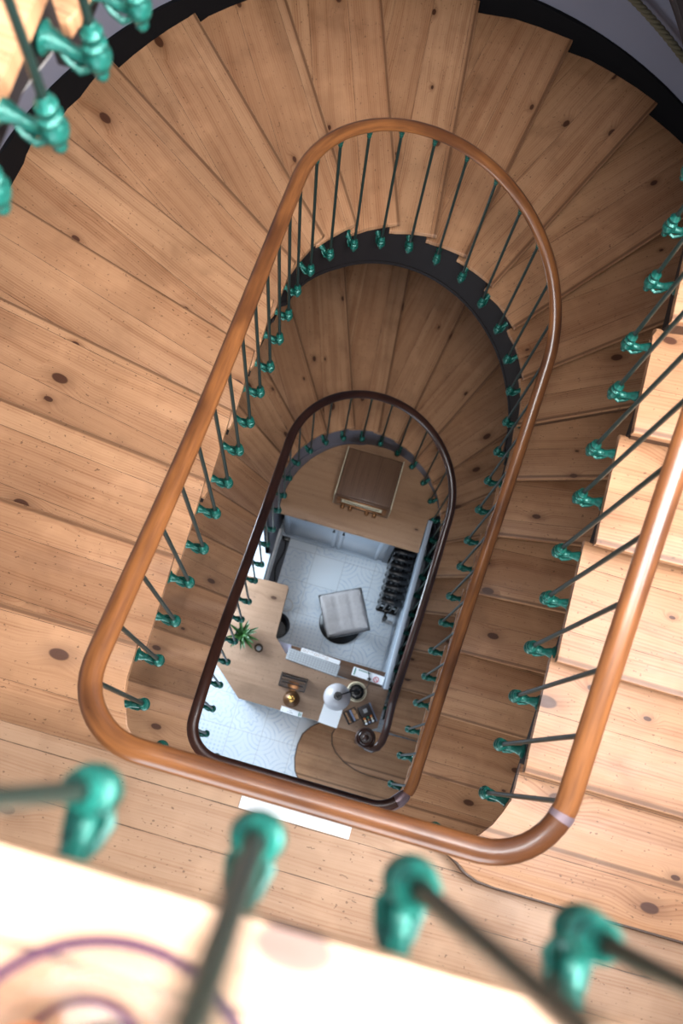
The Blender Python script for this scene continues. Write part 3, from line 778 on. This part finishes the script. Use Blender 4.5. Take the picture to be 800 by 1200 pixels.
ps = [(x*.985, y*.985, z) for x, y, z in ps]; tube(bm, ps, .006, 6); link('piping', bm, M['black'], seat, smooth=60)
bm = new(); lathe(bm, [(0, 0), (.195, 0), (.205, .008), (.195, .018), (.08, .035), (.03, .05), (.027, .34), (.10, .36), (.16, .385), (0, .386)], c=(.0, 0, 0), n=40); b = link('pedestal', bm, M['black'], root, smooth=40)

# waste bin and wire ring under the desk
root = empty('waste_bin', (.135, 1.27, 0), 'glossy black waste bin tucked under the left arm of the desk', 'bin')
bm = new(); lathe(bm, [(0, 0), (.09, 0), (.115, .30), (.120, .305), (.115, .31), (.108, .30), (.085, .012), (0, .012)], n=32); link('bucket', bm, M['black'], root, smooth=40)
bm = new(); lathe(bm, [(.116, .30), (.122, .304), (.122, .312), (.116, .316)], n=32); link('rim', bm, M['iron'], root, smooth=40)
root = tag(link('wire_hoop', tube(new(), [(.06*math.cos(2*PI*i/24), .06*math.sin(2*PI*i/24), .006) for i in range(25)], .005, 8, cap=False), M['steel'], smooth=60, loc=(.155, 1.52, 0)), 'thin grey wire hoop on the tiles beside the desk arm', 'hoop')

# ------------------------------------------------------------------ desk
root = empty('reception_desk', (.5, .8, 0), 'brown wooden L shaped reception desk with cut corners, beside the stair newel', 'desk')
def D(p): return (p[0]-.5, p[1]-.8)
dp = [(-.30, 1.565), (-.30, .78), (-.17, .675), (.02, .515), (1.10, .515), (1.24, .60), (1.25, .945), (.81, .925), (.305, .985), (.172, 1.11), (.165, 1.55), (.15, 1.575)]
bm = new(); prism(bm, [D(p) for p in dp], .715, .75, bev=.005, uvf=framed(D((0, .5)), 0)); link('desktop', bm, M['desk_wood'], root, smooth=40)
bm = new(); prism(bm, [D(p) for p in [(.25, 1.03), (.31, .97), (1.19, .92), (1.19, 1.085), (.225, 1.085)]], .665, .685, bev=.003, uvf=framed(D((0, 1)), 0)); link('keyboard_tray', bm, M['walnut'], root, smooth=40)
bm = new(); prism(bm, [D(p) for p in [(.02, .555), (1.08, .555), (1.08, .575), (.02, .575)]], .02, .716, uvf=lambda p: (p[2], p[0])); link('front_panel', bm, M['desk_wood'], root)
bm = new(); prism(bm, [D(p) for p in [(-.12, .69), (.02, .57), (.035, .59), (-.105, .71)]], .02, .716, uvf=lambda p: (p[2], p[0])); link('corner_panel', bm, M['desk_wood'], root)
bm = new(); prism(bm, [D(p) for p in [(.125, 1.14), (.145, 1.14), (.145, 1.50), (.125, 1.50)]], .45, .716, uvf=lambda p: (p[1], p[2])); link('side_panel', bm, M['walnut'], root)
for x, y in ((-.25, 1.50), (.10, 1.50), (-.25, .80), (1.19, .86)):
    bm = new(); box(bm, (x-.5, y-.8, .358), (.05, .05, .716), bev=.004); link('leg', bm, M['desk_wood'], root)
ZT = .75
def flat(name, cx, cy, z, w, h, rz, t, m, label, cat, group=None, bev=.0):
    bm = new(); box(bm, (0, 0, t/2), (w, h, t), bev=bev)
    return tag(link(name, bm, m, loc=(cx, cy, z), rz=rz), label, cat, group)
# keyboard, half on the tray
root = empty('keyboard', (.551, .985, ZT), 'flat pale grey computer keyboard at the inner edge of the desk', 'keyboard', rz=R(-3.5))
bm = new(); box(bm, (0, 0, .006), (.475, .105, .012), bev=.004); link('body', bm, M['alu'], root, smooth=30)
for r_ in range(5):
    bm = new()
    for c in range(19): box(bm, (-.2215+c*.0246, -.04+r_*.02, .0135), (.021, .0165, .004), bev=.0012)
    link('key_row', bm, M['key'], root)
flat('lilac_sheet', .262, 1.045, .686, .13, .085, R(-2), .003, M['lilac'], 'plain lilac sheet of paper left of the keyboard', 'paper')
s = flat('leaflet', .60, 1.062, .686, .36, .038, R(-3), .004, M['paper'], 'white printed leaflet on the tray above the keyboard', 'paper')
bm = new()
for i in range(7): tube(bm, [(-.15+i*.035+.012*math.cos(a*PI/6), .0+.009*math.sin(a*PI/6), .0045) for a in range(13-(i % 3)*3)], .0014, 5)
link('printing', bm, M['photo'], s)
# sign with prohibition mark
s = flat('notice', 1.045, 1.005, .751, .285, .075, R(-3), .004, M['paper'], 'white notice with a small red ring mark, at the right end of the desk', 'notice')
s.location.z = .752
bm = new(); tube(bm, [(.075+.022*math.cos(i*PI/12), -.008+.022*math.sin(i*PI/12), .0045) for i in range(25)], .0032, 6, cap=False); tube(bm, [(.060, .006, .0045), (.090, -.022, .0045)], .0025, 6); tag(link('ring_mark', bm, M['red'], s), 'red ring with bar')
bm = new(); box(bm, (-.122, 0, .0045), (.012, .06, .001)); box(bm, (-.04, .024, .0045), (.11, .008, .001)); link('printing', bm, M['teal'], s)
# desk lamp
root = empty('desk_lamp', (.985, .845, ZT), 'desk lamp with round grey dome shade on a cream ringed dark base', 'lamp')
bm = new(); lathe(bm, [(0, 0), (.085, 0), (.088, .006), (.082, .012), (.060, .013), (0, .014)], n=40); b = tag(link('base', bm, M['cream'], root, smooth=30), 'cream rimmed base')
bm = new(); lathe(bm, [(0, .013), (.066, .013), (.066, .017), (.05, .022), (.03, .022), (.024, .034), (.012, .038), (0, .04)], n=36)
for r_ in (.074,): lathe(bm, [(r_-.003, .0125), (r_, .0145), (r_+.003, .0125)], n=40)
link('base_disc', bm, M['iron'], b, smooth=30)
sx, sy = .825-.985, .735-.845
bm = new(); tube(bm, [(0, 0, .03), (.002, 0, .22), (.0, -.01, .36), (sx*.4, sy*.4, .43), (sx*.8, sy*.8, .43), (sx, sy, .415)], .006, 8); link('arm', bm, M['iron'], root, smooth=60)
bm = new(); lathe(bm, [(.112, .27), (.114, .272), (.110, .30), (.098, .335), (.075, .37), (.045, .392), (.02, .40), (0, .402)], c=(sx, sy, 0), n=44); lathe(bm, [(.111, .271), (.095, .335), (.04, .385), (0, .39)], c=(sx, sy, 0), n=44); sh = link('shade', bm, M['shade'], root, smooth=60)
bm = new(); lathe(bm, [(.034, .393), (.036, .402), (.031, .408), (.020, .408), (.018, .402), (0, .402)], c=(sx, sy, 0), n=28); lathe(bm, [(.011, .40), (.013, .425), (0, .43)], c=(sx, sy, 0), n=14); link('shade_cap', bm, M['iron'], sh, smooth=30)
bm = new(); tube(bm, [(.04, .01, .02), (.07, .05, .012), (.085, .09, .012), (.075, .14, .012), (.055, .19, .012), (.05, .23, .012)], .0035, 6); box(bm, (.075, .135, .016), (.03, .02, .016), bev=.004); link('cord', bm, M['black'], root, smooth=60)
# loose things
flat('sheet', .822, .59, ZT, .17, .17, R(-3), .002, M['paper'], 'blank white sheet of paper under the lamp shade', 'paper')
# business card / letter rack
root = empty('letter_rack', (.435, .775, ZT), 'small dark wood letter rack with slots on the desk', 'letter rack')
bm = new(); box(bm, (0, .0, .006), (.235, .125, .012), bev=.002); link('base', bm, M['walnut'], root)
for i, (y, h) in enumerate(((.052, .085), (.03, .07), (.008, .055), (-.018, .045))):
    bm = new(); box(bm, (0, y, h/2+.006), (.225-.012*i, .009, h), bev=.002); link('divider', bm, M['walnut'] if i % 2 == 0 else M['darkbox'], root)
bm = new()
for x in (-.114, .114): box(bm, (x, -.002, .03), (.008, .115, .05), bev=.002)
box(bm, (0, -.058, .02), (.235, .008, .03), bev=.002); link('side_rail', bm, M['black'], root)
bm = new(); lathe(bm, [(0, .012), (.045, .012), (.050, .022), (.03, .026), (0, .026)], c=(.01, -.028, 0), n=24); link('medallion', bm, M['bronze'], root, smooth=40)
# call bell
root = empty('call_bell', (.46, .632, ZT), 'round bronze call bell with brass button, near the front desk edge', 'bell')
bm = new(); lathe(bm, [(0, 0), (.058, 0), (.060, .006), (.056, .012), (.045, .014)], n=36); link('base', bm, M['bell'], root, smooth=30)
bm = new(); lathe(bm, [(.053, .014), (.051, .02), (.046, .03), (.038, .04), (.036, .041), (.030, .046), (.02, .05)], n=36); link('dome', bm, M['bell'], root, smooth=40); root.scale = (1.2, 1.2, 1.1)
bm = new(); lathe(bm, [(.024, .045), (.025, .049), (.022, .052), (.016, .053), (.012, .051), (.009, .053), (.008, .064), (0, .067)], n=28); link('button', bm, M['brass'], root, smooth=40)
# name card
s = flat('card', .490, .529, ZT, .19, .045, R(-2), .004, M['paper'], 'narrow white name card along the front desk edge', 'card')
bm = new(); box(bm, (.068, 0, .0045), (.008, .034, .001)); box(bm, (.082, -.002, .0045), (.006, .028, .001)); link('mark', bm, M['teal'], s)
bm = new()
for x, y, w in ((-.075, -.004, .006), (-.01, .006, .018), (.0, -.008, .03), (-.03, -.008, .012)): box(bm, (x, y, .0045), (w, .003, .001))
link('printing', bm, M['ink'], s)
# two little open boxes
root = empty('card_box', (.996, .636, ZT), 'small open dark box with blue band, beside the lamp', 'box', 'small boxes on the desk', rz=R(42))
bm = new(); box(bm, (0, 0, .004), (.115, .115, .008), bev=.001)
for dx, dy, sx_, sy_ in ((.055, 0, .005, .115), (-.055, 0, .005, .115), (0, .055, .115, .005), (0, -.055, .115, .005)): box(bm, (dx, dy, .02), (sx_, sy_, .036))
link('tray', bm, M['darkbox'], root)
for i, (x, m_) in enumerate(((-.034, 'photo'), (-.015, 'darkbox'), (.008, 'bluebox'), (.034, 'photo'))):
    bm = new(); box(bm, (x, 0, .022), (.014 if i < 3 else .03, .10, .026 + .004*(i == 2))); link('card_stack', bm, M[m_], root)
root = empty('display_box', (1.122, .683, ZT), 'dark square box of colourful samples, rightmost on the desk', 'box', 'small boxes on the desk', rz=R(-52))
bm = new(); box(bm, (0, 0, .012), (.17, .115, .024), bev=.002); link('tray', bm, M['darkbox'], root)
bm = new(); box(bm, (0, .058, .022), (.17, .012, .010)); link('side_strip', bm, M['bluebox'], root)
bm = new(); box(bm, (-.035, -.004, .036), (.082, .095, .024), bev=.003); l = link('lid', bm, M['darkbox'], root, smooth=30)
bm = new(); box(bm, (-.035, -.004, .0485), (.034, .034, .001)); tag(link('lid_badge', bm, M['alu'], l), 'pale square badge')
cols = ['orange', 'cream', 'paper', 'teal', 'photo', 'bluebox']
for i in range(9):
    bm = new(); lathe(bm, [(.010, .024), (.010, .034), (.007, .037), (0, .037)], c=(.025+(i % 3)*.022, -.034+(i//3)*.03, 0), n=10); link('sample_jar', bm, M[cols[i % 6]], root, smooth=40)
# candle glass
root = empty('tealight', (.064, .972, ZT), 'small round glass tealight holder right of the plant', 'candle holder')
bm = new(); lathe(bm, [(0, 0), (.03, 0), (.037, .02), (.037, .05), (.033, .055), (.032, .05), (.031, .02), (.025, .006), (0, .006)], n=28); link('cup', bm, M['glass'], root, smooth=40)
bm = new(); lathe(bm, [(0, .007), (.02, .007), (.02, .022), (.004, .024), (0, .03)], n=18); link('candle', bm, M['alu'], root, smooth=40)
# plant
root = empty('potted_plant', (-.105, 1.04, ZT), 'spiky green succulent in a dark pot at the left edge of the desk', 'plant')
bm = new(); lathe(bm, [(0, 0), (.045, 0), (.06, .07), (.064, .075), (.06, .08), (.052, .07), (0, .068)], n=24); link('pot', bm, M['pot'], root, smooth=40)
bm = new(); rr = random.Random(3)
for ring, (cnt, ln, el) in enumerate(((9, .155, 12), (8, .135, 30), (6, .10, 52), (4, .06, 72))):
    for i in range(cnt):
        a = 2*PI*i/cnt+ring*.4+rr.uniform(-.12, .12); ln2 = ln*rr.uniform(.88, 1.1); lay = bm
        prev = None
        for q in range(7):
            f = q/6; e = R(el)*(1-.5*f); r_ = ln2*f*math.cos(R(el)*(1-.25*f)); z = .07+ln2*f*math.sin(R(el)*(1-.35*f)); w = .016*(1-f)**.6*(.75+.7*f if f < .5 else 1.1)+.0008
            c = Vector((r_*math.cos(a), r_*math.sin(a), z)); s_ = Vector((-math.sin(a), math.cos(a), 0))
            row = [bm.verts.new(c-s_*w+Vector((0, 0, .006*(1-f)))), bm.verts.new(c-Vector((0, 0, .004))), bm.verts.new(c+s_*w+Vector((0, 0, .006*(1-f)))), bm.verts.new(c-Vector((0, 0, .010*(1-f)+.001)))]
            if prev:
                for k_ in range(4):
                    j = (k_+1) % 4; ff = bm.faces.new((prev[k_], prev[j], row[j], row[k_])); ff.material_index = 0
            prev = row
bmesh.ops.recalc_face_normals(bm, faces=bm.faces)
link('leaves', bm, [M['leaf'], M['leaf_edge']], root, smooth=60)

# ------------------------------------------------------------------ things on the landings
s = flat('white_plaque', .634, -.083, H2, .39, .047, 0, .006, M['white'], 'blank white plaque lying along the landing edge behind the middle railing', 'plaque', bev=.0025)
root = empty('glass_dish', (.489, -.187, H3), 'blurred clear glass dish with purple rim on the nearest landing, bottom left', 'dish')
bm = new(); lathe(bm, [(0, 0), (.05, 0), (.09, .022), (.110, .052), (.107, .053), (.087, .026), (.048, .004), (0, .004)], n=64); link('bowl', bm, M['glass'], root, smooth=50)
bm = new(); tube(bm, [(.1095*math.cos(2*PI*i/64), .1095*math.sin(2*PI*i/64), .055) for i in range(65)], .004, 8, cap=False); tag(link('rim', bm, M['purple'], root, smooth=50), 'dark purple rim')
bm = new(); tube(bm, [(.045*math.cos(2*PI*i/40)-.02, .045*math.sin(2*PI*i/40)+.015, .012) for i in range(41)], .003, 8, cap=False); tag(link('foot_ring', bm, M['purple'], root, smooth=50), 'dark purple foot ring')
root = empty('orange', (.437, -.172, H3+.022), 'orange fruit sitting inside the blurred glass dish, bottom left corner', 'fruit')
bm = new(); lathe(bm, [(0, .0)]+[(.03*math.sin(PI*i/12), .03-.03*math.cos(PI*i/12)) for i in range(1, 12)]+[(0, .059)], n=24); link('peel', bm, M['orange'], root, smooth=60)
bm = new(); lathe(bm, [(.004, .058), (.004, .062), (0, .063)], n=8); link('stalk', bm, M['leaf'], root)

# ------------------------------------------------------------------ light
def area(name, loc, rot, sx, sy, power, col):
    l = bpy.data.lights.new(name, 'AREA'); l.shape = 'RECTANGLE'; l.size = sx; l.size_y = sy; l.energy = power; l.color = col
    o = bpy.data.objects.new(name, l); C.objects.link(o); o.location = loc; o.rotation_euler = rot; return o
area('rooflight', (1.25, -.62, TOP-.02), (0, 0, 0), 2.9, 2.0, 540, (.98, .98, 1))
area('added_high_light', (2.86, .55, 10.3), (0, PI/2, 0), 1.9, 1.9, 640, (.97, .98, 1))  # lamp of the added high window, brightens the left steps
area('window_light', (.7, -1.72, H3+1.55), (PI/2, 0, 0), 2.0, 1.3, 25, (.9, .95, 1))
area('window_light', (.7, -1.72, H2+1.55), (PI/2, 0, 0), 2.0, 1.3, 70, (.86, .93, 1))
area('window_light', (.7, -1.72, H1+1.55), (PI/2, 0, 0), 2.0, 1.3, 75, (.9, .95, 1))
area('window_light', (.7, -1.72, 1.55), (PI/2, 0, 0), 2.0, 1.3, 40, (.68, .84, 1))
area('window_light', (-1.50, 1.75, 1.5), (0, -PI/2, 0), 1.3, 1.6, 225, (.72, .86, 1))  # lamp of the added left window, brightens the inner tiles
w = bpy.data.worlds.new('sky'); bpy.context.scene.world = w; w.use_nodes = True
bg = w.node_tree.nodes['Background']; bg.inputs[0].default_value = (.72, .82, 1, 1); bg.inputs[1].default_value = .6

# ------------------------------------------------------------------ camera
cd = bpy.data.cameras.new('camera'); cam = bpy.data.objects.new('camera', cd); C.objects.link(cam)
cd.sensor_fit = 'VERTICAL'; cd.sensor_height = 36; cd.sensor_width = 24; cd.lens = 1162.077/1200*36; cd.clip_start = .01
u = Vector((.96112023, .27580389, -.0134208)); v = Vector((.26993939, -.92822742, .25598161)); n = Vector((-.05814317, .2496519, .96658848))
right = Vector((u[0], v[0], -n[0])); down = Vector((u[1], v[1], -n[1])); fwd = Vector((u[2], v[2], -n[2]))
Mx = Matrix((right, -down, -fwd)).transposed().to_4x4()
cam.matrix_world = Matrix.Translation((.5446, .0574, 9.4418)) @ Mx
cd.dof.use_dof = True; cd.dof.focus_distance = 4.2; cd.dof.aperture_fstop = 2.8
sc = bpy.context.scene; sc.camera = cam
sc.view_settings.view_transform = 'Standard'; sc.view_settings.look = 'None'; sc.view_settings.gamma = 1; sc.view_settings.exposure = .08
sc.cycles.max_bounces = 8; sc.cycles.diffuse_bounces = 5
